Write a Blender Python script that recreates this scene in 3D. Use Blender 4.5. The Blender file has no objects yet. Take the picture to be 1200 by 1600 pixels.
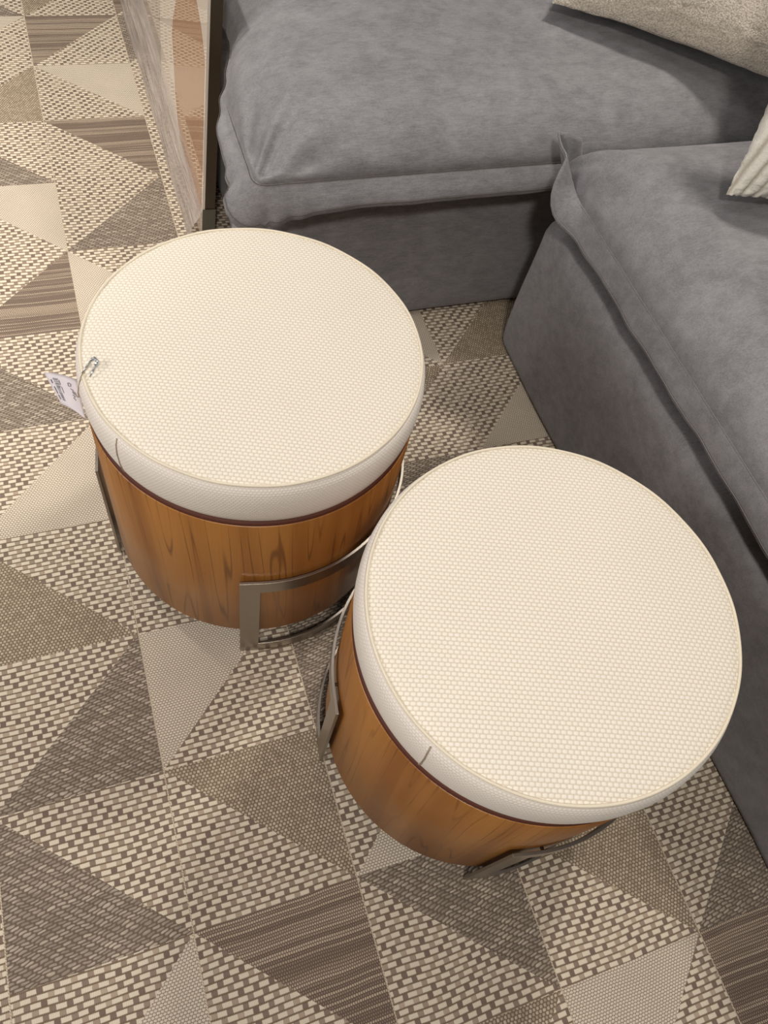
import bpy, bmesh, math, random
from mathutils import Vector, Matrix, noise
PI = math.pi
rnd = random.Random(7)
S = bpy.context.scene
C = S.collection

# ------------------------------------------------------------------ camera
cam_d = bpy.data.cameras.new('camera')
cam = bpy.data.objects.new('camera', cam_d); C.objects.link(cam)
cr, cu, cf = Vector((0.939268, -0.307715, 0.151942)), Vector((0.193439, 0.840419, 0.506238)), Vector((0.283473, 0.446102, -0.848903))
m = Matrix.Identity(4)
for i in range(3):
    m[i][0], m[i][1], m[i][2] = cr[i], cu[i], -cf[i]
m.translation = Vector((0, 0, 1.324))
cam.matrix_world = m
cam_d.sensor_fit = 'VERTICAL'; cam_d.sensor_height = 36; cam_d.lens = 27.608
cam_d.clip_start = 0.02; cam_d.clip_end = 60
S.camera = cam

# ------------------------------------------------------------------ light
S.view_settings.view_transform = 'Standard'
S.view_settings.look = 'None'
S.view_settings.gamma = 1
S.view_settings.use_curve_mapping = False
S.view_settings.exposure = 0.28
w = bpy.data.worlds.new('showroom_ambient'); S.world = w; w.use_nodes = True
w.node_tree.nodes['Background'].inputs[0].default_value = (0.98, 0.95, 0.95, 1)
w.node_tree.nodes['Background'].inputs[1].default_value = 0.07

def spot(name, loc, target, power, size, blend, radius, col):
    d = bpy.data.lights.new(name, 'SPOT'); d.energy = power; d.spot_size = math.radians(size)
    d.spot_blend = blend; d.shadow_soft_size = radius; d.color = col
    o = bpy.data.objects.new(name, d); C.objects.link(o); o.location = loc
    o.rotation_euler = (Vector(target) - Vector(loc)).to_track_quat('-Z', 'Y').to_euler()
    return o
def area(name, loc, target, power, sx, sy, col):
    d = bpy.data.lights.new(name, 'AREA'); d.shape = 'RECTANGLE'; d.size = sx; d.size_y = sy
    d.energy = power; d.color = col
    o = bpy.data.objects.new(name, d); C.objects.link(o); o.location = loc
    o.rotation_euler = (Vector(target) - Vector(loc)).to_track_quat('-Z', 'Y').to_euler()
    return o
spot('ceiling_spot', (-0.85, 1.85, 3.0), (-0.80, 1.95, 0), 310, 68, 1.0, 0.08, (1.0, 0.94, 0.85))
spot('ceiling_spot', (1.70, 1.50, 2.8), (0.9, 0.8, 0), 115, 85, 0.9, 0.16, (1.0, 0.93, 0.84))
spot('ceiling_spot', (-0.35, -0.95, 2.8), (0.25, 0.5, 0.2), 120, 70, 1.0, 0.14, (1.0, 0.94, 0.86))
area('left_fill_light', (-2.0, 0.75, 1.7), (0.2, 0.7, 0.2), 21, 0.8, 0.8, (1.0, 0.94, 0.90))  # unseen soft light from the left, added to brighten the cushion borders
area('overhead_fill_light', (0.3, 1.0, 2.9), (0.3, 1.0, 0), 6, 1.2, 1.2, (1.0, 0.97, 0.96))  # soft overhead fill added to lift the tops, no known fixture

# ------------------------------------------------------------------ node helpers
class NB:
    """small builder for procedural materials"""
    def __init__(s, name):
        s.mat = bpy.data.materials.new(name); s.mat.use_nodes = True
        s.t = s.mat.node_tree; s.t.nodes.clear()
        s.out = s.t.nodes.new('ShaderNodeOutputMaterial')
        s.b = s.t.nodes.new('ShaderNodeBsdfPrincipled')
        s.t.links.new(s.b.outputs[0], s.out.inputs[0])
        tc = s.t.nodes.new('ShaderNodeTexCoord')
        s.obj = tc.outputs['Object']
    def put(s, sock, v):
        if isinstance(v, bpy.types.NodeSocket): s.t.links.new(v, sock)
        else:
            try: sock.default_value = v
            except Exception: sock.default_value = (*v, 1)
    def m(s, op, a, b=0.0, c=None):
        n = s.t.nodes.new('ShaderNodeMath'); n.operation = op
        s.put(n.inputs[0], a); s.put(n.inputs[1], b)
        if c is not None: s.put(n.inputs[2], c)
        return n.outputs[0]
    def sep(s, v):
        n = s.t.nodes.new('ShaderNodeSeparateXYZ'); s.put(n.inputs[0], v); return n.outputs[0], n.outputs[1], n.outputs[2]
    def comb(s, x, y, z=0.0):
        n = s.t.nodes.new('ShaderNodeCombineXYZ'); s.put(n.inputs[0], x); s.put(n.inputs[1], y); s.put(n.inputs[2], z); return n.outputs[0]
    def noise(s, v, scale, detail=2, rough=.5, dist=0.0):
        n = s.t.nodes.new('ShaderNodeTexNoise'); s.put(n.inputs['Vector'], v)
        n.inputs['Scale'].default_value = scale; n.inputs['Detail'].default_value = detail
        n.inputs['Roughness'].default_value = rough; n.inputs['Distortion'].default_value = dist
        return n.outputs[0]
    def mix(s, f, a, b):
        n = s.t.nodes.new('ShaderNodeMix'); n.data_type = 'RGBA'
        s.put(n.inputs[0], f); s.put(n.inputs[6], a if isinstance(a, bpy.types.NodeSocket) else (*a[:3], 1)); s.put(n.inputs[7], b if isinstance(b, bpy.types.NodeSocket) else (*b[:3], 1))
        return n.outputs[2]
    def ramp(s, v, lo, hi):
        n = s.t.nodes.new('ShaderNodeMapRange'); n.interpolation_type = 'SMOOTHSTEP'
        s.put(n.inputs[0], v); n.inputs[1].default_value = lo; n.inputs[2].default_value = hi
        return n.outputs[0]
    def scale(s, c, f):
        n = s.t.nodes.new('ShaderNodeVectorMath'); n.operation = 'SCALE'; s.put(n.inputs[0], c if isinstance(c, bpy.types.NodeSocket) else c[:3]); s.put(n.inputs[3], f); return n.outputs[0]
    def mapping(s, v, loc=(0, 0, 0), rot=(0, 0, 0), sc=(1, 1, 1)):
        n = s.t.nodes.new('ShaderNodeMapping'); s.put(n.inputs[0], v)
        n.inputs[1].default_value = loc; n.inputs[2].default_value = rot; n.inputs[3].default_value = sc
        return n.outputs[0]
    def bump(s, h, strength=.5, dist=.001):
        n = s.t.nodes.new('ShaderNodeBump'); n.inputs['Strength'].default_value = strength
        n.inputs['Distance'].default_value = dist; s.put(n.inputs['Height'], h)
        s.t.links.new(n.outputs[0], s.b.inputs['Normal'])
    def fin(s, col, rough=.6, metal=0.0, **kw):
        s.put(s.b.inputs['Base Color'], col if isinstance(col, bpy.types.NodeSocket) else (*col[:3], 1))
        s.put(s.b.inputs['Roughness'], rough); s.put(s.b.inputs['Metallic'], metal)
        for k, v in kw.items(): s.put(s.b.inputs[k.replace('_', ' ')], v)
        return s.mat
def L(r, g, b):
    f = lambda c: (c / 255 / 12.92) if c <= 10.3 else (((c / 255) + .055) / 1.055) ** 2.4
    return (f(r), f(g), f(b), 1)

# ------------------------------------------------------------------ rug materials
CREAM, TAUPE, DARK = L(216, 202, 180), L(140, 124, 112), L(92, 80, 72)
def wavy(n):
    x, y, z = n.sep(n.obj)
    wv = n.noise(n.obj, 5.0, 2)
    y2 = n.m('ADD', y, n.m('MULTIPLY', n.m('SUBTRACT', wv, .5), .014))
    fine = n.noise(n.obj, 60.0, 2)
    x2 = n.m('ADD', x, n.m('MULTIPLY', n.m('SUBTRACT', fine, .5), .0030))
    return x2, y2
def rug_dash():
    n = NB('rug_dash_weave'); x, y = wavy(n)
    P, LEN = .0087, .0222
    r = n.m('DIVIDE', y, P); row = n.m('FLOOR', r); fy = n.m('FRACT', r)
    drift = n.noise(n.comb(n.m('MULTIPLY', row, 1.0), 0.0), .35, 1)
    q = n.m('ADD', n.m('DIVIDE', x, LEN), n.m('ADD', n.m('MULTIPLY', row, .56), n.m('MULTIPLY', drift, .5)))
    fx = n.m('FRACT', q)
    wn = n.t.nodes.new('ShaderNodeTexWhiteNoise'); wn.noise_dimensions = '2D'; n.put(wn.inputs['Vector'], n.comb(n.m('FLOOR', q), row))
    jit = wn.outputs[0]
    dash = n.m('MULTIPLY', n.ramp(fx, 0.0, .05), n.m('SUBTRACT', 1.0, n.ramp(fx, .61, .67)))
    rib = n.m('ABSOLUTE', n.m('SINE', n.m('MULTIPLY', x, PI / .0022)))
    edge = n.m('MULTIPLY', n.ramp(fy, .10, .26), n.m('SUBTRACT', 1.0, n.ramp(fy, .88, 1.0)))
    gap = n.mix(n.m('POWER', jit, 1.8), L(122, 105, 95), L(184, 166, 146))
    body = n.mix(dash, gap, L(218, 206, 186))
    body = n.scale(body, n.m('ADD', .86, n.m('MULTIPLY', rib, .16)))
    thread = n.mix(rib, L(84, 68, 54), L(140, 120, 98))
    col = n.mix(edge, thread, body)
    big = n.noise(n.obj, 2.6, 2)
    col = n.scale(col, n.m('ADD', .88, n.m('MULTIPLY', big, .24)))
    h = n.m('ADD', n.m('MULTIPLY', edge, n.m('ADD', .6, n.m('MULTIPLY', dash, .4))), n.m('MULTIPLY', rib, .25))
    n.bump(h, .7, .0016)
    return n.fin(col, .85, Specular_IOR_Level=.2)
def rug_pin():
    n = NB('rug_pale_pin_weave'); x, y = wavy(n)
    P, LX = .0040, .0054
    r = n.m('DIVIDE', y, P); row = n.m('FLOOR', r); fy = n.m('FRACT', r)
    fx = n.m('FRACT', n.m('ADD', n.m('DIVIDE', x, LX), n.m('MULTIPLY', row, .5)))
    hump = n.m('MULTIPLY', n.m('SINE', n.m('MULTIPLY', fx, PI)), n.m('SINE', n.m('MULTIPLY', fy, PI)))
    f = n.ramp(hump, .08, .42)
    col = n.mix(f, L(142, 127, 112), L(214, 202, 184))
    col = n.scale(col, n.m('ADD', .88, n.m('MULTIPLY', n.noise(n.obj, 9.0, 3), .24)))
    n.bump(hump, .7, .0012)
    return n.fin(col, .85, Specular_IOR_Level=.2)
def rug_tan():
    n = NB('rug_tan_knit_weave'); x, y = wavy(n)
    P, LX = .0050, .0060
    wob = n.m('MULTIPLY', n.m('SUBTRACT', n.noise(n.obj, 90.0, 2), .5), .5)
    r = n.m('ADD', n.m('DIVIDE', y, P), wob); row = n.m('FLOOR', r); fy = n.m('FRACT', r)
    q = n.m('ADD', n.m('DIVIDE', x, LX), n.m('MULTIPLY', row, .5)); fx = n.m('FRACT', q)
    wn = n.t.nodes.new('ShaderNodeTexWhiteNoise'); wn.noise_dimensions = '2D'; n.put(wn.inputs['Vector'], n.comb(n.m('FLOOR', q), row))
    hump = n.m('MULTIPLY', n.m('SINE', n.m('MULTIPLY', fx, PI)), n.m('POWER', n.m('SINE', n.m('MULTIPLY', fy, PI)), .6))
    f = n.ramp(hump, .05, .8)
    hi = n.mix(wn.outputs[0], L(160, 145, 124), L(198, 182, 160))
    col = n.mix(f, L(116, 101, 84), hi)
    col = n.scale(col, n.m('ADD', .84, n.m('MULTIPLY', n.noise(n.obj, 12.0, 3), .30)))
    n.bump(hump, .8, .0016)
    return n.fin(col, .85, Specular_IOR_Level=.2)
def rug_knit():
    n = NB('rug_streaky_dark_weave'); x, y = wavy(n)
    P, LX = .0048, .0140
    wob = n.m('MULTIPLY', n.m('SUBTRACT', n.noise(n.obj, 45.0, 2), .5), 1.6)
    r = n.m('ADD', n.m('ADD', n.m('DIVIDE', y, P), wob), n.m('MULTIPLY', x, -28.0)); row = n.m('FLOOR', r); fy = n.m('FRACT', r)
    q = n.m('ADD', n.m('DIVIDE', x, LX), n.m('MULTIPLY', row, .37)); fx = n.m('FRACT', q)
    wn = n.t.nodes.new('ShaderNodeTexWhiteNoise'); wn.noise_dimensions = '2D'; n.put(wn.inputs['Vector'], n.comb(n.m('FLOOR', q), row))
    hump = n.m('MULTIPLY', n.m('SINE', n.m('MULTIPLY', fx, PI)), n.m('SINE', n.m('MULTIPLY', fy, PI)))
    st = n.noise(n.mapping(n.comb(x, y), sc=(22, 130, 1)), 1.0, 3, .6)
    hi = n.mix(n.m('MULTIPLY', wn.outputs[0], n.ramp(st, .3, .6)), L(142, 129, 116), L(198, 184, 167))
    col = n.mix(n.ramp(hump, .05, .6), L(108, 95, 82), hi)
    pat = n.noise(n.mapping(n.obj, sc=(1, 1.6, 1)), 6.0, 3)
    col = n.scale(col, n.m('ADD', .80, n.m('MULTIPLY', pat, .36)))
    n.bump(hump, .9, .0018)
    return n.fin(col, .85, Specular_IOR_Level=.2)
def rug_stripe():
    n = NB('rug_brown_striped_weave'); x, y = wavy(n)
    P, LX = .0043, .0036
    r = n.m('DIVIDE', y, P); row = n.m('FLOOR', r); fy = n.m('FRACT', r)
    fx = n.m('FRACT', n.m('ADD', n.m('DIVIDE', x, LX), n.m('MULTIPLY', row, .5)))
    hump = n.m('MULTIPLY', n.m('SINE', n.m('MULTIPLY', fx, PI)), n.m('SINE', n.m('MULTIPLY', fy, PI)))
    wn = n.t.nodes.new('ShaderNodeTexWhiteNoise'); wn.noise_dimensions = '1D'; n.put(wn.inputs['W'], row)
    sx = n.noise(n.comb(n.m('MULTIPLY', x, 9.0), n.m('MULTIPLY', row, 7.3)), 1.0, 1)
    lt = n.ramp(n.m('ADD', n.m('MULTIPLY', wn.outputs[0], .65), n.m('MULTIPLY', sx, .5)), .35, .85)
    hi = n.mix(lt, L(136, 119, 106), L(188, 170, 150))
    col = n.mix(n.ramp(hump, .0, .5), L(92, 77, 66), hi)
    n.bump(n.m('ADD', hump, lt), .8, .0014)
    return n.fin(col, .85, Specular_IOR_Level=.2)
def rug_seam():
    n = NB('rug_seam_thread'); x, y = wavy(n)
    f = n.m('ABSOLUTE', n.m('SINE', n.m('MULTIPLY', n.m('ADD', x, y), PI / .004)))
    return n.fin(n.mix(f, L(150, 134, 116), L(206, 190, 166)), .85)
RM = dict(D=rug_dash(), P=rug_pin(), T=rug_tan(), K=rug_knit(), B=rug_stripe(), Z=rug_seam())
RK = list(RM)

# ------------------------------------------------------------------ other materials
def mat_velvet():
    n = NB('grey_velvet')
    big = n.noise(n.obj, 10.0, 4, .65, .8); mid = n.noise(n.mapping(n.obj, sc=(1, 1.6, 2.0)), 26.0, 5, .7)
    fine = n.noise(n.mapping(n.obj, sc=(1, 3, 3)), 260.0, 2); slub = n.noise(n.mapping(n.obj, sc=(.3, 3, 3)), 160.0, 2)
    k = n.m('ADD', .72, n.m('ADD', n.m('MULTIPLY', n.ramp(big, .30, .70), .20), n.m('ADD', n.m('MULTIPLY', n.ramp(mid, .30, .70), .26), n.m('ADD', n.m('MULTIPLY', n.ramp(fine, .35, .65), .18), n.m('MULTIPLY', n.ramp(slub, .35, .65), .16)))))
    col = n.scale(L(127, 126, 128), k)
    n.bump(n.m('ADD', fine, n.m('MULTIPLY', mid, 1.2)), .35, .0010)
    m_ = n.fin(col, .9, Specular_IOR_Level=.15, Sheen_Weight=.35, Sheen_Roughness=.4)
    n.b.inputs['Sheen Tint'].default_value = L(200, 196, 200)
    return m_
def weave_mat(name, axis='top'):
    n = NB(name); x, y, z = n.sep(n.mapping(n.obj, rot=(0, 0, math.radians(20))))
    if axis == 'side':
        x0, y0, z = n.sep(n.obj)
        x = n.m('MULTIPLY', n.m('ARCTAN2', y0, x0), .23); y = z
    P, LX = (.0036, .0050) if axis == 'side' else (.0050, .0068)
    r = n.m('DIVIDE', y, P); row = n.m('FLOOR', r); fy = n.m('FRACT', r)
    fx = n.m('FRACT', n.m('ADD', n.m('DIVIDE', x, LX), n.m('MULTIPLY', row, .5)))
    hump = n.m('MULTIPLY', n.m('SINE', n.m('MULTIPLY', fx, PI)), n.m('SINE', n.m('MULTIPLY', fy, PI)))
    f = n.ramp(hump, -.1, .6)
    col = n.mix(f, L(226, 215, 203) if axis == 'side' else L(212, 199, 179), L(245, 238, 229) if axis == 'side' else L(240, 233, 220))
    col = n.scale(col, n.m('ADD', .95, n.m('MULTIPLY', n.noise(n.obj, 6.0, 3), .08)))
    n.bump(hump, .3 if axis == 'side' else .5, .0011)
    return n.fin(col, .85, Specular_IOR_Level=.2, Sheen_Weight=.1)
def mat_wood():
    n = NB('teak_veneer')
    oi = n.t.nodes.new('ShaderNodeObjectInfo')
    x, y, z = n.sep(n.obj)
    th = n.m('ARCTAN2', y, x)
    off = n.scale(oi.outputs['Location'], 3.1); ox, oy, oz = n.sep(off)
    a = n.m('ADD', th, ox)
    # cathedral figure: stretched, distorted noise rings along the height
    v = n.comb(n.m('ADD', n.m('MULTIPLY', a, 5.0), n.m('MULTIPLY', z, .9)), n.m('MULTIPLY', z, .85), oy)
    base = n.noise(v, 1.0, 2, .45, .25)
    ring = n.m('FRACT', n.m('MULTIPLY', base, 9.0))
    line = n.m('SUBTRACT', 1.0, n.ramp(n.m('ABSOLUTE', n.m('SUBTRACT', ring, .5)), .0, .09))
    pore = n.noise(n.comb(n.m('MULTIPLY', a, 90.0), n.m('MULTIPLY', z, 7.0), oy), 1.0, 3, .7)
    tone = n.ramp(base, .3, .7)
    col = n.mix(tone, L(144, 92, 42), L(180, 124, 62))
    col = n.mix(n.m('MULTIPLY', pore, .45), col, L(128, 76, 32))
    col = n.mix(n.m('MULTIPLY', line, n.m('ADD', .15, n.m('MULTIPLY', n.ramp(n.noise(n.obj, 6.0, 2), .4, .6), .5))), col, L(90, 52, 24))
    n.bump(pore, .08, .0004)
    return n.fin(col, .38, Specular_IOR_Level=.45)
def mat_metal(name, col, rough):
    n = NB(name); g = n.noise(n.mapping(n.obj, sc=(40, 40, 900)), 1.0, 2)
    return n.fin(col, n.m('ADD', rough, n.m('MULTIPLY', g, .12)), 1.0)
def simple(name, col, rough=.6, metal=0.0, **kw):
    n = NB(name); k = n.noise(n.obj, 40.0, 3)
    return n.fin(n.scale(col, n.m('ADD', .94, n.m('MULTIPLY', k, .12))), rough, metal, **kw)
def mat_boucle():
    n = NB('beige_boucle')
    a = n.noise(n.obj, 330.0, 3, .7); vt = n.t.nodes.new('ShaderNodeTexVoronoi'); n.put(vt.inputs['Vector'], n.obj); vt.inputs['Scale'].default_value = 300
    h = n.m('SUBTRACT', a, n.m('MULTIPLY', vt.outputs['Distance'], .8))
    col = n.mix(n.ramp(h, -.3, .5), L(176, 165, 150), L(222, 212, 197))
    n.bump(h, .8, .002)
    return n.fin(col, .95, Specular_IOR_Level=.1, Sheen_Weight=.3)
def mat_chenille():
    n = NB('white_ribbed_chenille')
    x, y, z = n.sep(n.obj)
    rib = n.m('ABSOLUTE', n.m('SINE', n.m('ADD', n.m('MULTIPLY', n.m('SUBTRACT', x, n.m('MULTIPLY', y, .25)), PI / .021), n.m('MULTIPLY', n.noise(n.obj, 14.0, 2), 1.4))))
    a = n.noise(n.obj, 220.0, 3, .7)
    h = n.m('ADD', n.m('MULTIPLY', rib, 1.0), n.m('MULTIPLY', a, .6))
    col = n.mix(n.ramp(h, .3, 1.2), L(196, 188, 172), L(242, 238, 226))
    n.bump(h, .8, .004)
    return n.fin(col, .92, Specular_IOR_Level=.1, Sheen_Weight=.3)
def mat_film():
    n = NB('clear_wrap_film')
    tr = n.t.nodes.new('ShaderNodeBsdfTransparent'); tr.inputs[0].default_value = (.96, .95, .94, 1)
    gl = n.t.nodes.new('ShaderNodeBsdfGlossy'); gl.inputs['Roughness'].default_value = .10
    df = n.t.nodes.new('ShaderNodeBsdfTranslucent'); df.inputs[0].default_value = L(252, 244, 238)
    d2 = n.t.nodes.new('ShaderNodeBsdfDiffuse'); d2.inputs[0].default_value = L(236, 228, 222)
    wr = n.noise(n.mapping(n.obj, sc=(110, 6, 110)), 1.0, 4, .6, .8)
    bp = n.t.nodes.new('ShaderNodeBump'); bp.inputs['Strength'].default_value = 1.0; bp.inputs['Distance'].default_value = .01
    n.t.links.new(wr, bp.inputs['Height'])
    for g in (gl, df, d2): n.t.links.new(bp.outputs[0], g.inputs['Normal'])
    def mx(f, a, b):
        q = n.t.nodes.new('ShaderNodeMixShader'); n.put(q.inputs[0], f); n.t.links.new(a, q.inputs[1]); n.t.links.new(b, q.inputs[2]); return q.outputs[0]
    s = mx(.5, df.outputs[0], d2.outputs[0])
    s = mx(n.m('ADD', .40, n.m('MULTIPLY', n.ramp(wr, .3, .7), .55)), tr.outputs[0], s)
    s = mx(.16, s, gl.outputs[0])
    n.t.links.new(s, n.out.inputs[0]); n.t.nodes.remove(n.b)
    return n.mat
M = dict(
    velvet=mat_velvet(), top=weave_mat('cream_basket_weave'), side=weave_mat('cream_basket_weave_border', 'side'),
    piping=simple('cream_piping', L(228, 217, 196), .85), wood=mat_wood(),
    trim=simple('dark_brown_trim', L(84, 40, 24), .7), inner=simple('shaded_brown_underside_board', L(70, 48, 30), .8),  # underside board brown has its lack of light put into the colour
    steel=mat_metal('brushed_pewter_steel', L(168, 160, 150), .26),
    chrome=mat_metal('bright_pin_steel', L(200, 205, 210), .2),
    stitch=simple('pale_stitching', L(150, 147, 148), .8), dstitch=simple('dark_stitching', L(92, 84, 78), .8),
    foot=simple('black_plastic', L(24, 22, 20), .6),
    boucle=mat_boucle(), chenille=mat_chenille(), film=mat_film(), 
    frame=simple('dark_bronze_frame', L(62, 50, 34), .35), card=simple('white_card', L(212, 204, 208), .6),
    seam=simple('shaded_taupe_seam_thread', L(168, 150, 132), .9), ink=simple('grey_print', L(92, 88, 96), .7), string=simple('beige_string', L(176, 160, 132), .8),  # seam thread taupe carries the shade of the seam in its colour
    paper=simple('pale_print_paper', L(226, 214, 200), .5, Coat_Weight=1.0, Coat_Roughness=.03), tan=simple('brown_print_ink', L(176, 130, 92), .5, Coat_Weight=1.0, Coat_Roughness=.03),
    greige=simple('greige_print_ink', L(190, 178, 168), .5, Coat_Weight=1.0, Coat_Roughness=.03), floor=simple('grey_tile', L(120, 112, 104), .5),
    wall=simple('warm_plaster', L(200, 188, 170), .9))

# ------------------------------------------------------------------ mesh helpers
def link(name, bm, mats, parent=None, smooth=True, loc=None):
    me = bpy.data.meshes.new(name); bmesh.ops.recalc_face_normals(bm, faces=bm.faces); bm.to_mesh(me); bm.free()
    for x in (mats if isinstance(mats, (list, tuple)) else [mats]): me.materials.append(x)
    if smooth:
        for p_ in me.polygons: p_.use_smooth = True
    o = bpy.data.objects.new(name, me); C.objects.link(o)
    if parent: o.parent = parent
    if loc: o.location = loc
    return o
def tag(o, label=None, cat=None, group=None, kind=None):
    if label: o['label'] = label
    if cat: o['category'] = cat
    if group: o['group'] = group
    if kind: o['kind'] = kind
    return o
def empty(name, loc, label, cat, group=None):
    o = bpy.data.objects.new(name, None); C.objects.link(o); o.location = loc; o.empty_display_size = .05
    return tag(o, label, cat, group)
def box(bm, x0, x1, y0, y1, z0, z1):
    vs = [bm.verts.new((x, y, z)) for z in (z0, z1) for x, y in ((x0, y0), (x1, y0), (x1, y1), (x0, y1))]
    for f in ((0, 3, 2, 1), (4, 5, 6, 7), (0, 1, 5, 4), (1, 2, 6, 5), (2, 3, 7, 6), (3, 0, 4, 7)): bm.faces.new([vs[i] for i in f])
def tube(bm, pts, r, n=8, closed=False):
    pts = [Vector(p_) for p_ in pts]; N = len(pts); rings = []
    up = Vector((0, 0, 1))
    for i, p_ in enumerate(pts):
        if closed: t = pts[(i + 1) % N] - pts[i - 1]
        else: t = pts[min(i + 1, N - 1)] - pts[max(i - 1, 0)]
        t.normalize()
        a = t.cross(up)
        if a.length < 1e-3: a = t.cross(Vector((1, 0, 0)))
        a.normalize(); b = a.cross(t)
        rings.append([bm.verts.new(p_ + (a * math.cos(2 * PI * k / n) + b * math.sin(2 * PI * k / n)) * r) for k in range(n)])
    for i in range(N if closed else N - 1):
        A, B = rings[i], rings[(i + 1) % N]
        for k in range(n): bm.faces.new((A[k], A[(k + 1) % n], B[(k + 1) % n], B[k]))
    if not closed: bm.faces.new(rings[0][::-1]); bm.faces.new(rings[-1])
def lathe(bm, prof, n=160, cap0=False, cap1=False, mi=None):
    rings = []
    for (r, z) in prof: rings.append([bm.verts.new((r * math.cos(2 * PI * k / n), r * math.sin(2 * PI * k / n), z)) for k in range(n)])
    for i in range(len(rings) - 1):
        for k in range(n):
            f = bm.faces.new((rings[i][k], rings[i][(k + 1) % n], rings[i + 1][(k + 1) % n], rings[i + 1][k]))
            if mi: f.material_index = mi[i]
    if cap0: bm.faces.new(rings[0][::-1])
    if cap1: bm.faces.new(rings[-1])
def sst(a, b, x):
    t = max(0, min(1, (x - a) / (b - a))); return t * t * (3 - 2 * t)

# ------------------------------------------------------------------ setting
bm = bmesh.new(); box(bm, -4, 5, -3.2, 6.5, -.05, 0)
tag(link('floor', bm, M['floor'], smooth=False), kind='structure')

# rug: one woven mesh, cells split into triangular patches
OU, OV, CW, CL = -0.05433, 2.21883, .24895, .23766
hard = {  # (column, row): (diagonal, left patch, right patch); 'a' = from top-left to bottom-right, 'b' = from top-right to bottom-left
 (0,-2):('b','T','D'), (0,-1):('b','B','D'), (0,0):('a','D','P'), (0,1):('a','D','B'), (0,2):('b','D','K'), (0,3):('a','P','D'),
 (0,6):('a','D','K'), (0,7):('b','P','D'), (0,8):('a','D','T'), (0,9):('a','D','B'), (0,10):('b','D','T'),
 (-1,-2):('a','K','D'), (-1,-1):('b','P','D'), (-1,0):('b','D','T'), (-1,1):('a','K','D'), (-1,2):('a','D','P'), (-1,3):('b','D','B'),
 (-1,4):('a','K','D'), (-1,5):('b','D','P'), (-1,6):('a','T','D'), (-1,7):('b','D','K'), (-1,8):('a','K','D'), (-1,9):('b','D','P'),
 (1,-1):('b','K','D'), (1,0):('a','D','D'), (1,1):('a','D','D'), (1,2):('b','D','D'), (1,3):('a','D','T'),
 (1,7):('b','K','D'), (1,8):('b','D','P'), (1,9):('a','D','K'), (1,10):('b','T','D'),
 (2,4):('a','D','P'), (2,5):('b','T','D'), (2,6):('a','D','K'), (2,9):('a','D','T'), (2,10):('b','P','D'),
 (3,4):('b','D','T'), (3,5):('b','D','P'), (3,6):('a','D','D'), (3,9):('b','D','K'), (3,10):('b','B','D'), (-2,8):('a','D','D'), (-2,9):('b','D','D'),
}
bm = bmesh.new()
kinds = 'PBKT'
def gv(i, j): return (OU + i * CW, OV - j * CL)
I0, I1, J0, J1 = -4, 10, -9, 14
for i in range(I0, I1):
    for j in range(J0, J1):
        if (i, j) in hard: d, a_, b_ = hard[(i, j)]
        else:
            d = rnd.choice('ab'); o_ = rnd.choice(kinds)
            a_, b_ = ('D', o_) if rnd.random() < .5 else (o_, 'D')
        tl, tr, bl, br = [bm.verts.new((*gv(*q), .008)) for q in ((i, j), (i + 1, j), (i, j + 1), (i + 1, j + 1))]
        if d == 'a': fs = (((tl, bl, br), a_), ((tl, br, tr), b_))
        else: fs = (((tl, bl, tr), a_), ((bl, br, tr), b_))
        for vs, k in fs: bm.faces.new(vs).material_index = RK.index(k)
# bound edge and seam threads (raised lines between columns and rows)
u0, v1 = gv(I0, J0); u1, v0 = gv(I1, J1)
vs = [bm.verts.new(q) for q in ((u0, v0, .008), (u1, v0, .008), (u1, v1, .008), (u0, v1, .008), (u0, v0, .001), (u1, v0, .001), (u1, v1, .001), (u0, v1, .001))]
for a_ in range(4):
    bm.faces.new((vs[a_], vs[(a_ + 1) % 4], vs[4 + (a_ + 1) % 4], vs[4 + a_])).material_index = RK.index('Z')
bm.faces.new(vs[4:8]).material_index = RK.index('Z')
def seamline(a_, b_, wd):
    d = Vector((b_[0] - a_[0], b_[1] - a_[1], 0)).normalized(); nrm = Vector((-d.y, d.x, 0)) * wd
    A, B = Vector((*a_, .0083)), Vector((*b_, .0083))
    bm.faces.new([bm.verts.new(q) for q in (A - nrm, B - nrm, B + nrm, A + nrm)]).material_index = RK.index('Z')
for i in range(I0 + 1, I1): seamline(gv(i, J0), gv(i, J1), .0009)
rug = link('rug', bm, [RM[k] for k in RK], smooth=False)
for p_ in rug.data.polygons: pass
tag(rug, 'cream and taupe woven rug of triangular patches spread under stools and sofa', 'rug')

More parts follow.
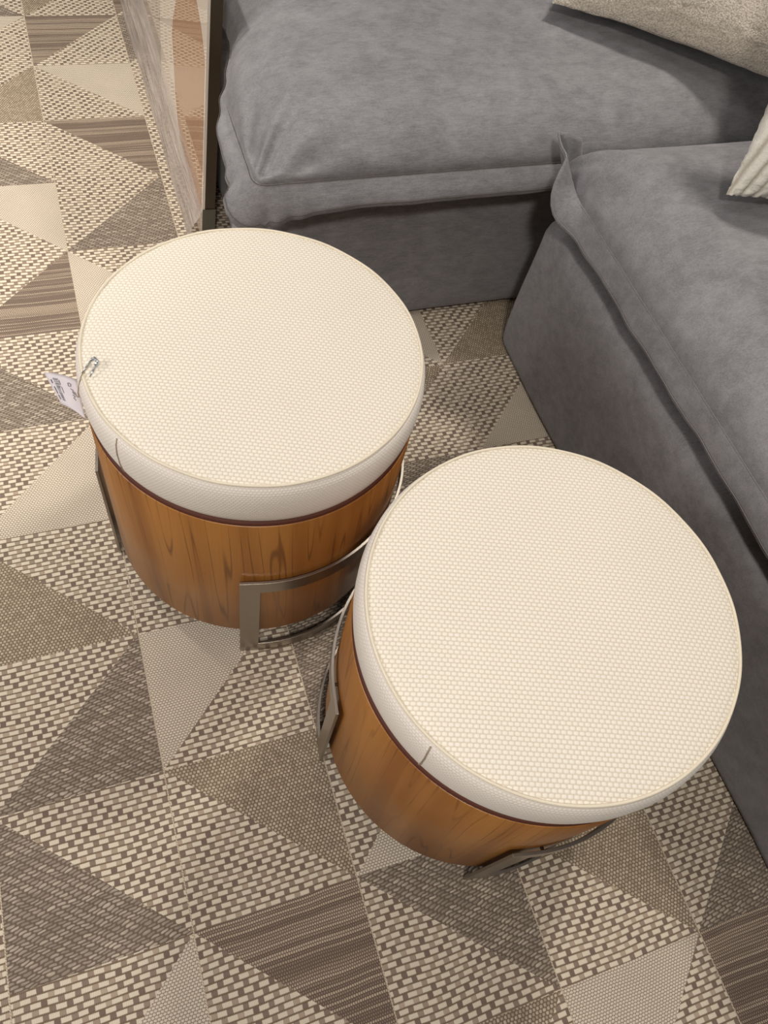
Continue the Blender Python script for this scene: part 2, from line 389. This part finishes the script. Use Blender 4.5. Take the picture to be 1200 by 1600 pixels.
# ------------------------------------------------------------------ drum stools
RP, RW, RF = .225, .2335, .241
def make_stool(label):
    root = empty('drum_stool', (0, 0, 0), label, 'stool', 'matching wooden drum stools')
    # wooden drum
    bm = bmesh.new()
    lathe(bm, [(RW - .012, .0785), (RW - .001, .0785), (RW, .080), (RW, .4250), (RW - .0015, .4265), (RW - .012, .4265), (RW - .012, .0785)], 180)
    link('drum_body', bm, M['wood'], root)
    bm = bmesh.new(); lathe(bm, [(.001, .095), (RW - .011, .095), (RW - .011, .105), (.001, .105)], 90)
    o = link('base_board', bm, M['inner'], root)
    # dark trim under the cushion
    bm = bmesh.new(); lathe(bm, [(.20, .4225), (RW - .0035, .4225), (RW - .0015, .4275), (RW - .0035, .4325), (.20, .4325)], 160)
    link('cushion_trim', bm, M['trim'], root)
    # cushion: crowned top, border, piping
    cu = bpy.data.objects.new('cushion', None)
    bm = bmesh.new(); prof = []; mi = []
    n_t = 22
    for k in range(n_t + 1):
        t = k / n_t; r = .0008 + (RP - .0008) * t
        z = .5145 + .010 * (1 - t ** 2.6) ** .8
        prof.append((r, z)); mi.append(0)
    side = [(RP + .0045, .5100), (RP + .0085, .500), (RP + .0105, .485), (RP + .0100, .465), (RP + .008, .449), (RP + .005, .438), (RP + .001, .432), (RP - .02, .4305)]
    for q in side: prof.append(q)
    mi = [0] * n_t + [1] * (len(prof) - n_t)
    n = 200; rings = []
    for (r, z) in prof:
        ring = []
        for k in range(n):
            a = 2 * PI * k / n; P_ = Vector((r * math.cos(a), r * math.sin(a), z))
            t = r / RP
            lump = noise.noise(Vector((P_.x * 9, P_.y * 9, z * 3))) * .0016
            if z > .512: P_.z += lump * (1 - t ** 4)
            else: P_.x *= 1 + lump * .8; P_.y *= 1 + lump * .8
            ring.append(bm.verts.new(P_))
        rings.append(ring)
    for i in range(len(rings) - 1):
        for k in range(n):
            bm.faces.new((rings[i][k], rings[i][(k + 1) % n], rings[i + 1][(k + 1) % n], rings[i + 1][k])).material_index = mi[i]
    bm.faces.new(rings[0])
    cu = link('cushion', bm, [M['top'], M['side']], root)
    bm = bmesh.new(); tube(bm, [((RP + .001) * math.cos(2 * PI * k / 200), (RP + .001) * math.sin(2 * PI * k / 200), .5148 + .0004 * math.sin(k * .5)) for k in range(200)], .0021, 8, True)
    link('piping', bm, M['piping'], cu)
    # closing seam of the border
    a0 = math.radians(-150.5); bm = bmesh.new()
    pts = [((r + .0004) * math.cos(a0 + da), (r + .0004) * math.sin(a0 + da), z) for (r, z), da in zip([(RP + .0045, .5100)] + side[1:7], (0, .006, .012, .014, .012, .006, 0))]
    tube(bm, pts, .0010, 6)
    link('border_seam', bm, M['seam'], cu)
    # two bent steel loops
    BW, TH, ZT = .031, .0045, .276
    def loop(a_0, a_1):
        bm = bmesh.new(); N = 72
        wa = BW / RF
        angs = [a_0 + (a_1 - a_0) * k / N for k in range(N + 1)]
        # exact breaks at the posts
        angs = sorted(set([a for a in angs if a_0 + wa < a < a_1 - wa] + [a_0, a_0 + wa / 2, a_0 + wa, a_1 - wa, a_1 - wa / 2, a_1]))
        def P2(a, r):
            if a < a_0 + wa:   # the end tab is flat, tangent at its inner edge
                c = a_0 + wa; d = (c - a) * RF; return Vector((r * math.cos(c) + d * math.sin(c), r * math.sin(c) - d * math.cos(c), 0))
            if a > a_1 - wa:
                c = a_1 - wa; d = (a - c) * RF; return Vector((r * math.cos(c) - d * math.sin(c), r * math.sin(c) + d * math.cos(c), 0))
            return Vector((r * math.cos(a), r * math.sin(a), 0))
        zs = [0.0085, 0.0085 + BW, ZT - BW, ZT]
        grid = {}
        for ia, a in enumerate(angs):
            for iz, z in enumerate(zs):
                for s, r in ((0, RF - TH / 2), (1, RF + TH / 2)):
                    q = P2(a, r); grid[ia, iz, s] = bm.verts.new((q.x, q.y, z))
        nA = len(angs)
        def solid(ia, iz):
            if ia < 0 or ia >= nA - 1 or iz < 0 or iz > 2: return False
            am = (angs[ia] + angs[ia + 1]) / 2
            return iz != 1 or am < a_0 + wa or am > a_1 - wa
        for ia in range(nA - 1):
            for iz in range(3):
                if not solid(ia, iz): continue
                g = lambda x, y, s: grid[ia + x, iz + y, s]
                bm.faces.new((g(0, 0, 1), g(1, 0, 1), g(1, 1, 1), g(0, 1, 1)))
                bm.faces.new((g(0, 0, 0), g(0, 1, 0), g(1, 1, 0), g(1, 0, 0)))
                if not solid(ia, iz - 1): bm.faces.new((g(0, 0, 0), g(1, 0, 0), g(1, 0, 1), g(0, 0, 1)))
                if not solid(ia, iz + 1): bm.faces.new((g(0, 1, 0), g(0, 1, 1), g(1, 1, 1), g(1, 1, 0)))
                if not solid(ia - 1, iz): bm.faces.new((g(0, 0, 0), g(0, 0, 1), g(0, 1, 1), g(0, 1, 0)))
                if not solid(ia + 1, iz): bm.faces.new((g(1, 0, 0), g(1, 1, 0), g(1, 1, 1), g(1, 0, 1)))
        bmesh.ops.remove_doubles(bm, verts=bm.verts, dist=1e-6)
        loose = [v for v in bm.verts if not v.link_faces]
        bmesh.ops.delete(bm, geom=loose, context='VERTS')
        o = link('leg_loop', bm, M['steel'], root, smooth=False)
        bv = o.modifiers.new('bevel', 'BEVEL'); bv.width = .0008; bv.segments = 2; bv.limit_method = 'ANGLE'; bv.angle_limit = math.radians(50)
        # short spacers joining loop and drum
        for aa in (a_0 + wa * 1.5, (a_0 + a_1) / 2, a_1 - wa * 1.5):
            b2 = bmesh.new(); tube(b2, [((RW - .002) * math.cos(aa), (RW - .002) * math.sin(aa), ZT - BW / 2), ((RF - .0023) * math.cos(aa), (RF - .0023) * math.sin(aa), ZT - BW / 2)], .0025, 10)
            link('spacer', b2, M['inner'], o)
    loop(math.radians(-108.7), math.radians(-1)); loop(math.radians(71.3), math.radians(179))
    return root
stool = make_stool('cream-topped wooden drum stool with the white paper tag pinned to its cushion')
stool.location = (.18297, .71400, 0)
def copy_tree(o, parent=None):
    c = o.copy(); C.objects.link(c); c.parent = parent
    for ch in [x for x in bpy.data.objects if x.parent == o]: copy_tree(ch, c)
    return c
stool2 = copy_tree(stool)
stool2.location = (.43160, .25836, 0)
stool2['label'] = 'cream-topped wooden drum stool in front, closer to the viewer, without a tag'

# ------------------------------------------------------------------ sofa
def outline(u0, u1, v0, v1, r, step=.012):
    """closed counter-clockwise outline with rounded corners: list of (x, y, nx, ny)"""
    out = []
    def seg(a, b, n_):
        a, b = Vector(a), Vector(b); k = max(1, int((b - a).length / step))
        for i in range(k): q = a.lerp(b, i / k); out.append((q.x, q.y, *n_))
    def arc(cx, cy, a0):
        k = 8
        for i in range(k):
            a = math.radians(a0 + 90 * i / k); out.append((cx + r * math.cos(a), cy + r * math.sin(a), math.cos(a), math.sin(a)))
    seg((u0 + r, v0), (u1 - r, v0), (0, -1)); arc(u1 - r, v0 + r, -90)
    seg((u1, v0 + r), (u1, v1 - r), (1, 0)); arc(u1 - r, v1 - r, 0)
    seg((u1 - r, v1), (u0 + r, v1), (0, 1)); arc(u0 + r, v1 - r, 90)
    seg((u0, v1 - r), (u0, v0 + r), (-1, 0)); arc(u0 + r, v0 + r, 180)
    return out
def seat_cushion(root, u0, u1, v0, v1, zs, htop, hbot, er, warp, wrinkle, flange, stitch_mat):
    pts = outline(u0, u1, v0, v1, .022, .008)
    N = len(pts); bm = bmesh.new()
    dists = [0, .0015, .004, .008, .013, .019, .026, .034, .043, .053, .064, .076, .09, .105, .122, .142, .165, .19, .22, .26, .31, .37, .45]
    cx, cy = (u0 + u1) / 2, (v0 + v1) / 2
    hx, hy = (u1 - u0) / 2, (v1 - v0) / 2
    maxd = min(hx, hy) - .02
    dists = [d for d in dists if d < maxd]
    def inset(x, y, d):
        fx = max(0, (hx - d)) / hx; fy = max(0, (hy - d)) / hy
        return cx + (x - cx) * fx, cy + (y - cy) * fy
    def hgt(d, H): 
        t = 1 - min(d / er, 1); return H * (1 - t ** 2.0) ** .58
    top = []
    for d in dists:
        ring = []
        for (x, y, nx, ny) in pts:
            X, Y = inset(x, y, d); z = zs + hgt(d, htop) + .018 * sst(.05, .4, d)
            X, Y, z = wrinkle(X, Y, z, d, nx, ny, 1); X, Y = warp(X, Y)
            z += noise.noise(Vector((X * 5, Y * 5, 1))) * .008 * sst(.02, .12, d)
            ring.append(bm.verts.new((X, Y, z)))
        top.append(ring)
    bot = []
    for d in dists[1:14]:
        ring = []
        for (x, y, nx, ny) in pts:
            X, Y = inset(x, y, d); z = zs - hgt(d, hbot) if d < er else zs - hbot
            X, Y = warp(X, Y); ring.append(bm.verts.new((X, Y, z)))
        bot.append(ring)
    for a, b in list(zip(top[:-1], top[1:])) + [(top[0], bot[0])] + list(zip(bot[:-1], bot[1:])):
        for k in range(N): bm.faces.new((a[k], a[(k + 1) % N], b[(k + 1) % N], b[k]))
    bm.faces.new(top[-1]); bm.faces.new(bot[-1])
    cu = link('seat_cushion', bm, M['velvet'], root)
    # flat flange sewn around the seam
    bm = bmesh.new(); W = 7; rings = []; TH = .0035
    cols = []
    for k, (x, y, nx, ny) in enumerate(pts):
        pr = flange(x, y, nx, ny, k / N)
        row = []
        for q in range(W + 1):
            t = q / W
            X, Y, Z = pr(t); X, Y = warp(X, Y); row.append(Vector((X, Y, Z)))
        cols.append(row)
    up, dn = [], []
    for k in range(N):
        U_, D_ = [], []
        for q in range(W + 1):
            a = cols[(k + 1) % N][q] - cols[k - 1][q]; b = cols[k][min(q + 1, W)] - cols[k][max(q - 1, 0)]
            nn = a.cross(b).normalized() if a.cross(b).length > 1e-9 else Vector((0, 0, 1))
            nn = -nn
            puff = TH * (1.0 if q not in (0, W - 1) else .55) * (0.35 if q == W else 1)
            U_.append(bm.verts.new(cols[k][q] + nn * puff)); D_.append(bm.verts.new(cols[k][q] - nn * puff))
        up.append(U_); dn.append(D_)
    for k in range(N):
        k2 = (k + 1) % N
        for q in range(W):
            bm.faces.new((up[k][q], up[k2][q], up[k2][q + 1], up[k][q + 1])); bm.faces.new((dn[k][q], dn[k][q + 1], dn[k2][q + 1], dn[k2][q]))
        bm.faces.new((up[k][W], up[k2][W], dn[k2][W], dn[k][W])); bm.faces.new((up[k][0], dn[k][0], dn[k2][0], up[k2][0]))
    fl = link('flange', bm, M['velvet'], cu)
    # stitching beside the seam and near the hem
    for tq, rr in ((.06, .0007), (.90, .0006)):
        bm = bmesh.new(); ring = []
        for k in range(N):
            x = cols[k][0].lerp(cols[k][-1], tq) if False else cols[k][int(tq * W)].lerp(cols[k][min(W, int(tq * W) + 1)], tq * W - int(tq * W))
            nx, ny = pts[k][2], pts[k][3]
            ring.append(x + Vector((nx, ny, .35)).normalized() * (TH + .0004))
        tube(bm, ring, rr, 5, True)
        link('stitching', bm, stitch_mat, fl)
    return cu
def soft_box(name, u0, u1, v0, v1, z0, z1, r, mat, parent, amp=.004, seed=0.0):
    pts = outline(u0, u1, v0, v1, r, .03); N = len(pts); bm = bmesh.new()
    cx, cy, hx, hy = (u0 + u1) / 2, (v0 + v1) / 2, (u1 - u0) / 2, (v1 - v0) / 2
    lv = [(.012, z0), (.003, z0 + .006), (0, z0 + .02)] + [(0, z0 + (z1 - z0) * t) for t in (.2, .35, .5, .65, .78)] + [(0, z1 - .035), (.003, z1 - .018), (.010, z1 - .006), (.024, z1), (.07, z1 + .002), (.2, z1 + .002)]
    rings = []
    for d, z in lv:
        ring = []
        for (x, y, nx, ny) in pts:
            X = cx + (x - cx) * (hx - d) / hx; Y = cy + (y - cy) * (hy - d) / hy
            k = noise.noise(Vector((X * 4 + seed, Y * 4, z * 6))) * amp
            ring.append(bm.verts.new((X + nx * k, Y + ny * k, z)))
        rings.append(ring)
    for a, b in zip(rings[:-1], rings[1:]):
        for k in range(N): bm.faces.new((a[k], a[(k + 1) % N], b[(k + 1) % N], b[k]))
    bm.faces.new(rings[0]); bm.faces.new(rings[-1])
    return link(name, bm, mat, parent)

# --- section at the back (front faces the stools)
s1 = empty('sofa_section', (0, 0, 0), 'grey velvet sofa section across the back, its left end beside the framed picture', 'sofa', 'grey velvet sofa sections')
soft_box('base', .315, 2.05, 1.178, 2.22, .022, .352, .03, M['velvet'], s1)
def warp1(x, y):
    return x + .050 * sst(1.34, 1.56, y) * (1 - sst(.28, .75, x)), y
def wr1(X, Y, z, d, nx, ny, s):
    cd = math.hypot(X - .28, Y - 1.13)
    k = math.exp(-(cd / .14) ** 2) * sst(0, .01, d) * (1 - sst(.05, .2, d))
    ang = math.atan2(Y - 1.09, X - .24)
    z += k * (.0085 * math.sin(ang * 15) + .005 * math.sin(ang * 29 + 1)) - .022 * math.exp(-(cd / .075) ** 2) * (1 - sst(0, .01, -d + .01))
    f = math.exp(-((Y - 1.15) / .09) ** 2) * sst(0, .02, d)
    z += f * .0022 * math.sin(X * 37 + 2 * math.sin(X * 9))
    return X, Y, z
def flange1(x, y, nx, ny, s):
    cd = math.hypot(x - .28, y - 1.13)
    ear = math.exp(-(cd / .085) ** 2)
    left = 1.0 if nx < -.3 else 0.0
    wd = ((.046 if left else .056) + .024 * ear) * (1 + .7 * abs(nx * ny)) ; wd *= 1 - (.85 * sst(1.26, 1.42, y) if left else 0)
    side = max(0, -ny); ang = math.radians(62 * side + 40 * (1 - side)); ang = ang + math.radians(10) * ear
    rip = .0028 * math.sin(y * 60 + 2 * math.sin(y * 23)) if left else .0014 * math.sin(x * 22 + 1.7 * math.sin(x * 13))
    rip *= 1 + ear
    def pr(t):
        o = wd * t
        curl = rip * t * t + ear * .0055 * math.sin(9 * math.atan2(y - 1.19, x - .34)) * t + .0018 * noise.noise(Vector((x * 28, y * 28, t * 1.5))) * t
        return (x + nx * (o * math.cos(ang) + curl - .004), y + ny * (o * math.cos(ang) + curl - .004), .44 - o * math.sin(ang) * (1 - .10 * math.sin(t * PI)) + (.004 if left else 0) * t)
    return pr
seat_cushion(s1, .280, 2.03, 1.130, 2.15, .44, .088, .082, .135, warp1, wr1, flange1, M['dstitch'])
soft_box('backrest', .40, 2.05, 2.16, 2.40, .30, .80, .05, M['velvet'], s1)
for q in ((.36, 1.24), (1.9, 1.24), (.36, 2.15), (1.9, 2.15)):
    bm = bmesh.new(); lathe(bm, [(.001, .0085), (.024, .0085), (.024, .026), (.001, .026)], 24); link('foot', bm, M['foot'], s1, loc=(q[0], q[1], 0))

# --- section at the right (its left side faces the stools)
s2 = empty('sofa_section', (0, 0, 0), 'grey velvet sofa section on the right, running forward beside the stools', 'sofa', 'grey velvet sofa sections')
soft_box('base', .848, 2.05, -.95, 1.088, .012, .358, .035, M['velvet'], s2, .005, 3.3)
def warp2(x, y): return x, y
def wr2(X, Y, z, d, nx, ny, s):
    cd = math.hypot(X - .84, Y - 1.08)
    k = math.exp(-(cd / .12) ** 2) * sst(0, .01, d) * (1 - sst(.04, .16, d))
    z += k * .006 * math.sin(math.atan2(Y - 1.12, X - .80) * 17)
    f = math.exp(-((X - .86) / .06) ** 2) * sst(0, .02, d)
    z += f * .0020 * math.sin(Y * 34 + 2 * math.sin(Y * 11))
    return X, Y, z
def flange2(x, y, nx, ny, s):
    cd = math.hypot(x - .843, y - 1.088)
    back = sst(.3, .9, ny)
    left = sst(.3, .9, -nx)
    e = math.exp(-(max(0, cd - .035) / .055) ** 2)
    upang, dnang = -62, 74
    if back > .5: ang = upang * math.exp(-(max(0, x - .87) / .03) ** 2) + 70 * (1 - math.exp(-(max(0, x - .87) / .03) ** 2))
    else: ang = upang * e + dnang * (1 - e)
    ang = math.radians(ang)
    wd = (.050 + .014 * e) * (1 + .5 * abs(nx * ny))
    rip = .0018 * math.sin(y * 27 + 2.2 * math.sin(y * 9)) if left > .5 else .002 * math.sin(x * 30)
    rip2 = .0016 * math.sin(y * 41 + 2 * math.sin(y * 13))
    def pr(t):
        o = wd * t
        return (x + nx * (o * math.cos(ang) + rip * t * t - .003 + .0040 * noise.noise(Vector((x * 22, y * 22, t * 2))) * t * (1 - .5 * t)), y + ny * (o * math.cos(ang) * (.3 if back > .5 else 1) - .003), .456 - o * math.sin(ang) + (rip2 * t * t if left > .5 else 0))
    return pr
seat_cushion(s2, .846, 2.03, -.93, 1.092, .456, .082, .094, .125, warp2, wr2, flange2, M['stitch'])
for q in ((.92, -.85), (1.95, -.85), (.92, 1.0), (1.95, 1.0)):
    bm = bmesh.new(); lathe(bm, [(.001, .0085), (.024, .0085), (.024, .016), (.001, .016)], 24); link('foot', bm, M['foot'], s2, loc=(q[0], q[1], 0))

# ------------------------------------------------------------------ throw pillows
def pillow(name, P0, e1, e2, a, b, T, mat, label, rough, group=None, lumps=.01):
    e1 = Vector(e1).normalized(); e2 = Vector(e2); e2 = (e2 - e1 * e2.dot(e1)).normalized(); e3 = e1.cross(e2).normalized()
    bm = bmesh.new(); N = 84
    def pt(s, t, sg):
        es = (1 - abs(s) ** 2.6); et = (1 - abs(t) ** 2.6)
        h = T * (max(0, es) ** .55) * (max(0, et) ** .55)
        x = s * a / 2 * (1 - .07 * (1 - t * t)); y = t * b / 2 * (1 - .07 * (1 - s * s))
        z = sg * h
        nn = noise.noise(Vector((x * 9, y * 9, sg * 2))) * lumps * min(1, h / T * 2 + .2)
        fz = (noise.noise(Vector((x * 170, y * 170, sg * 5))) + noise.noise(Vector((x * 90, y * 90, sg * 9)))) * rough
        return (x + fz, y - fz, z + (nn * sg) + fz * (1 if h > .002 else .4))
    g = {}
    for sg in (1, -1):
        for i in range(N + 1):
            for j in range(N + 1):
                if sg == -1 and (i in (0, N) or j in (0, N)): g[i, j, sg] = g[i, j, 1]; continue
                # denser near the rims
                s = math.sin((i / N - .5) * PI); t = math.sin((j / N - .5) * PI)
                g[i, j, sg] = bm.verts.new(pt(s, t, sg))
        for i in range(N):
            for j in range(N):
                f = [g[i, j, sg], g[i + 1, j, sg], g[i + 1, j + 1, sg], g[i, j + 1, sg]]
                bm.faces.new(f if sg > 0 else f[::-1])
    o = link(name, bm, mat)
    mw = Matrix.Identity(4); c = Vector(P0) + e1 * a / 2 + e2 * b / 2
    for i in range(3): mw[i][0], mw[i][1], mw[i][2], mw[i][3] = e1[i], e2[i], e3[i], c[i]
    o.matrix_world = mw
    return tag(o, label, 'pillow', group)
pillow('throw_pillow', (.940, 1.425, .572), (.76, -.65, .0), (.65 * .80, .76 * .80, .60), .62, .50, .075, M['boucle'],
       'beige nubbly boucle pillow lying on the back sofa section', .0016)
pillow('throw_pillow', (1.003, .848, .572), (.906, -.424, .0), (.035, .074, .141), .46, .46, .070, M['chenille'],
       'white ribbed chenille pillow standing on the right sofa section', .0020)

# ------------------------------------------------------------------ framed picture leaning on the sofa
K = .065
fr = empty('framed_picture', (.247, 1.5, .0088), 'large dark-framed picture with a glossy face leaning against the left end of the sofa', 'picture')
fr.rotation_euler = (0, math.atan(K), 0)
LN, HT, DP = 1.25, .58, .027      # runs away from the viewer along +y
bm = bmesh.new()
box(bm, .0042, DP, 0, .010, 0, HT); box(bm, .0042, DP, LN - .010, LN, 0, HT); box(bm, .0042, DP, .010, LN - .010, 0, .010); box(bm, .0042, DP, .010, LN - .010, HT - .010, HT)
link('frame', bm, M['frame'], fr, smooth=False)
bm = bmesh.new(); box(bm, -.0012, .004, 0, LN, 0, HT); pn = link('print', bm, M['paper'], fr, smooth=False)
def flat(name, poly, x, mat, parent):
    bm = bmesh.new(); bm.faces.new([bm.verts.new((x, q[0] - 1.5, q[1])) for q in poly]); return link(name, bm, mat, parent, smooth=False)
leaf = [(1.512, .06), (1.60, .05), (1.70, .07), (1.79, .10), (1.825, .16), (1.84, .22), (1.86, .275), (1.845, .32), (1.81, .37), (1.77, .42), (1.72, .47), (1.66, .50), (1.60, .485), (1.55, .46), (1.512, .42)]
flat('printed_shape', leaf, -.0014, M['tan'], pn)
flat('printed_shape', [(2.02, .02), (2.02, .55), (2.04, .57), (2.45, .57), (2.55, .40), (2.40, .02)], -.0014, M['greige'], pn)
# crumpled clear film bunched along the foot of the picture
bm = bmesh.new(); NV, NS = 240, 26; g = []
for i in range(NV + 1):
    v = 1.497 + 1.2 * i / NV; row = []
    amp = 1 + .25 * noise.noise(Vector((v * 3, 0, 0)))
    fl = .030 + .006 * noise.noise(Vector((v * 4, 5, 0)))
    for k in range(NS + 1):
        t = k / NS
        z = .010 + .088 * amp * t ** 1.15
        u = .2475 + K * (z - .008) - .0020 - fl * (1 - t) ** 1.1 * 1.0 - .007 * math.sin(PI * t)
        wrk = noise.noise(Vector((v * 4, t * 5.0, 1))) * .0060 + noise.noise(Vector((v * 7, t * 16, 4))) * .0030 + .0016 * math.sin(t * 30 + v * 5 + 3 * noise.noise(Vector((v * 3, 0, 2))))
        wrk *= math.sin(PI * min(1, t * 1.02)) ** .5 if t < .97 else 0
        row.append(bm.verts.new((u - abs(wrk), v, z)))
    g.append(row)
for i in range(NV):
    for k in range(NS): bm.faces.new((g[i][k], g[i + 1][k], g[i + 1][k + 1], g[i][k + 1]))
o = link('plastic_film', bm, M['film'])
tag(o, 'crumpled clear plastic film bunched along the foot of the framed picture', 'plastic wrap')
# film folded round the lower corner of the frame
bm = bmesh.new(); g = []
for i in range(13):
    row = []
    for k in range(9):
        z = .012 + .075 * i / 12; x = -.0015 + (DP + .003) * k / 8
        row.append(bm.verts.new((x, -.0018 - abs(noise.noise(Vector((x * 90, z * 60, 3)))) * .0014, z)))
    g.append(row)
for i in range(12):
    for k in range(8): bm.faces.new((g[i][k], g[i][k + 1], g[i + 1][k + 1], g[i + 1][k]))
link('corner_wrap', bm, simple('grey_corner_wrap', L(86, 84, 74), .3), fr)

# ------------------------------------------------------------------ price tag on the back stool
tg = empty('price_tag', (-.06, .72, .46), 'small white paper price tag hanging by string and safety pin from stool cushion', 'tag')
TL, TR_, BR, BL = Vector((-.0965, .790, .430)), Vector((-.0545, .757, .444)), Vector((-.0525, .6890, .444)), Vector((-.0805, .729, .433))
o0 = tg.location
TLr = TL - o0; e_x = (TR_ - TL); e_y = (BL - TL)
def cardp(s, t, lift=0):
    top = TL.lerp(TR_, s); bot = BL.lerp(BR, s); q = top.lerp(bot, t) - o0
    q.z += .004 * math.sin(PI * s) * 1.0 + lift; return q
bm = bmesh.new(); n_ = 10; gg = {}
for lay, lf in ((0, 0), (1, -.0006)):
    for i in range(n_ + 1):
        for j in range(n_ + 1): gg[lay, i, j] = bm.verts.new(cardp(i / n_, j / n_, lf))
for i in range(n_):
    for j in range(n_):
        bm.faces.new((gg[0, i, j], gg[0, i + 1, j], gg[0, i + 1, j + 1], gg[0, i, j + 1])); bm.faces.new((gg[1, i, j], gg[1, i, j + 1], gg[1, i + 1, j + 1], gg[1, i + 1, j]))
for i in range(n_):
    for (a, b) in (((i, 0), (i + 1, 0)), ((i, n_), (i + 1, n_)), ((0, i), (0, i + 1)), ((n_, i), (n_, i + 1))):
        bm.faces.new((gg[0, *a], gg[0, *b], gg[1, *b], gg[1, *a]))
card = link('card', bm, M['card'], tg)
def mark(bm, s0, s1_, t0, t1):
    bm.faces.new([bm.verts.new(cardp(*q, .0004)) for q in ((s0, t0), (s1_, t0), (s1_, t1), (s0, t1))])
bm = bmesh.new()
for (a, b) in ((.22, .34), (.44, .66), (.70, .84)): mark(bm, .09, .135, a, b)        # heavy digits
t = .16
while t < .84:                                                                      # blurred code lines
    w_ = rnd.choice((.012, .02, .03)); sk = .30 if t < .5 else .29
    mark(bm, .19 + .02 * rnd.random(), sk + (.06 if t < .4 else .02), t, t + w_); t += w_ + rnd.choice((.012, .02))
for (a, b) in ((.2, .34), (.4, .58)): mark(bm, .375, .40, a, b)
link('printed_text', bm, M['ink'], card, smooth=False)
bm = bmesh.new()                                                                    # handwritten digits
for poly in ([(.70, .20), (.66, .22), (.66, .30), (.72, .30), (.76, .22), (.70, .20)], [(.70, .36), (.78, .38), (.74, .44), (.80, .48)], [(.72, .52), (.80, .54), (.72, .60), (.78, .64)]):
    tube(bm, [cardp(*q, .0006) for q in poly], .0004, 5)
link('handwriting', bm, M['ink'], card)
bm = bmesh.new()
P_ = lambda *q: Vector(q) - o0
tube(bm, [cardp(.80, .42, .001), P_(-.0575, .719, .4545), P_(-.0545, .712, .462), P_(-.0540, .705, .480), P_(-.0500, .700, .500), P_(-.0450, .699, .5165), P_(-.0380, .705, .5215), P_(-.0300, .714, .5235)], .0007, 6)
link('string', bm, M['string'], tg)
bm = bmesh.new()
tube(bm, [P_(-.0430, .7000, .5205), P_(-.0350, .7085, .5245), P_(-.0285, .7165, .5250), P_(-.0235, .7175, .5250), P_(-.0225, .7110, .5245), P_(-.0290, .7010, .5230), P_(-.0345, .6940, .5185)], .0008, 8)
pin = link('safety_pin', bm, M['chrome'], tg)
bm = bmesh.new(); tube(bm, [P_(-.0300, .7150, .5252), P_(-.0245, .7180, .5254), P_(-.0222, .7120, .5250), P_(-.0250, .7070, .5243)], .0022, 8); link('pin_cap', bm, M['chrome'], pin)
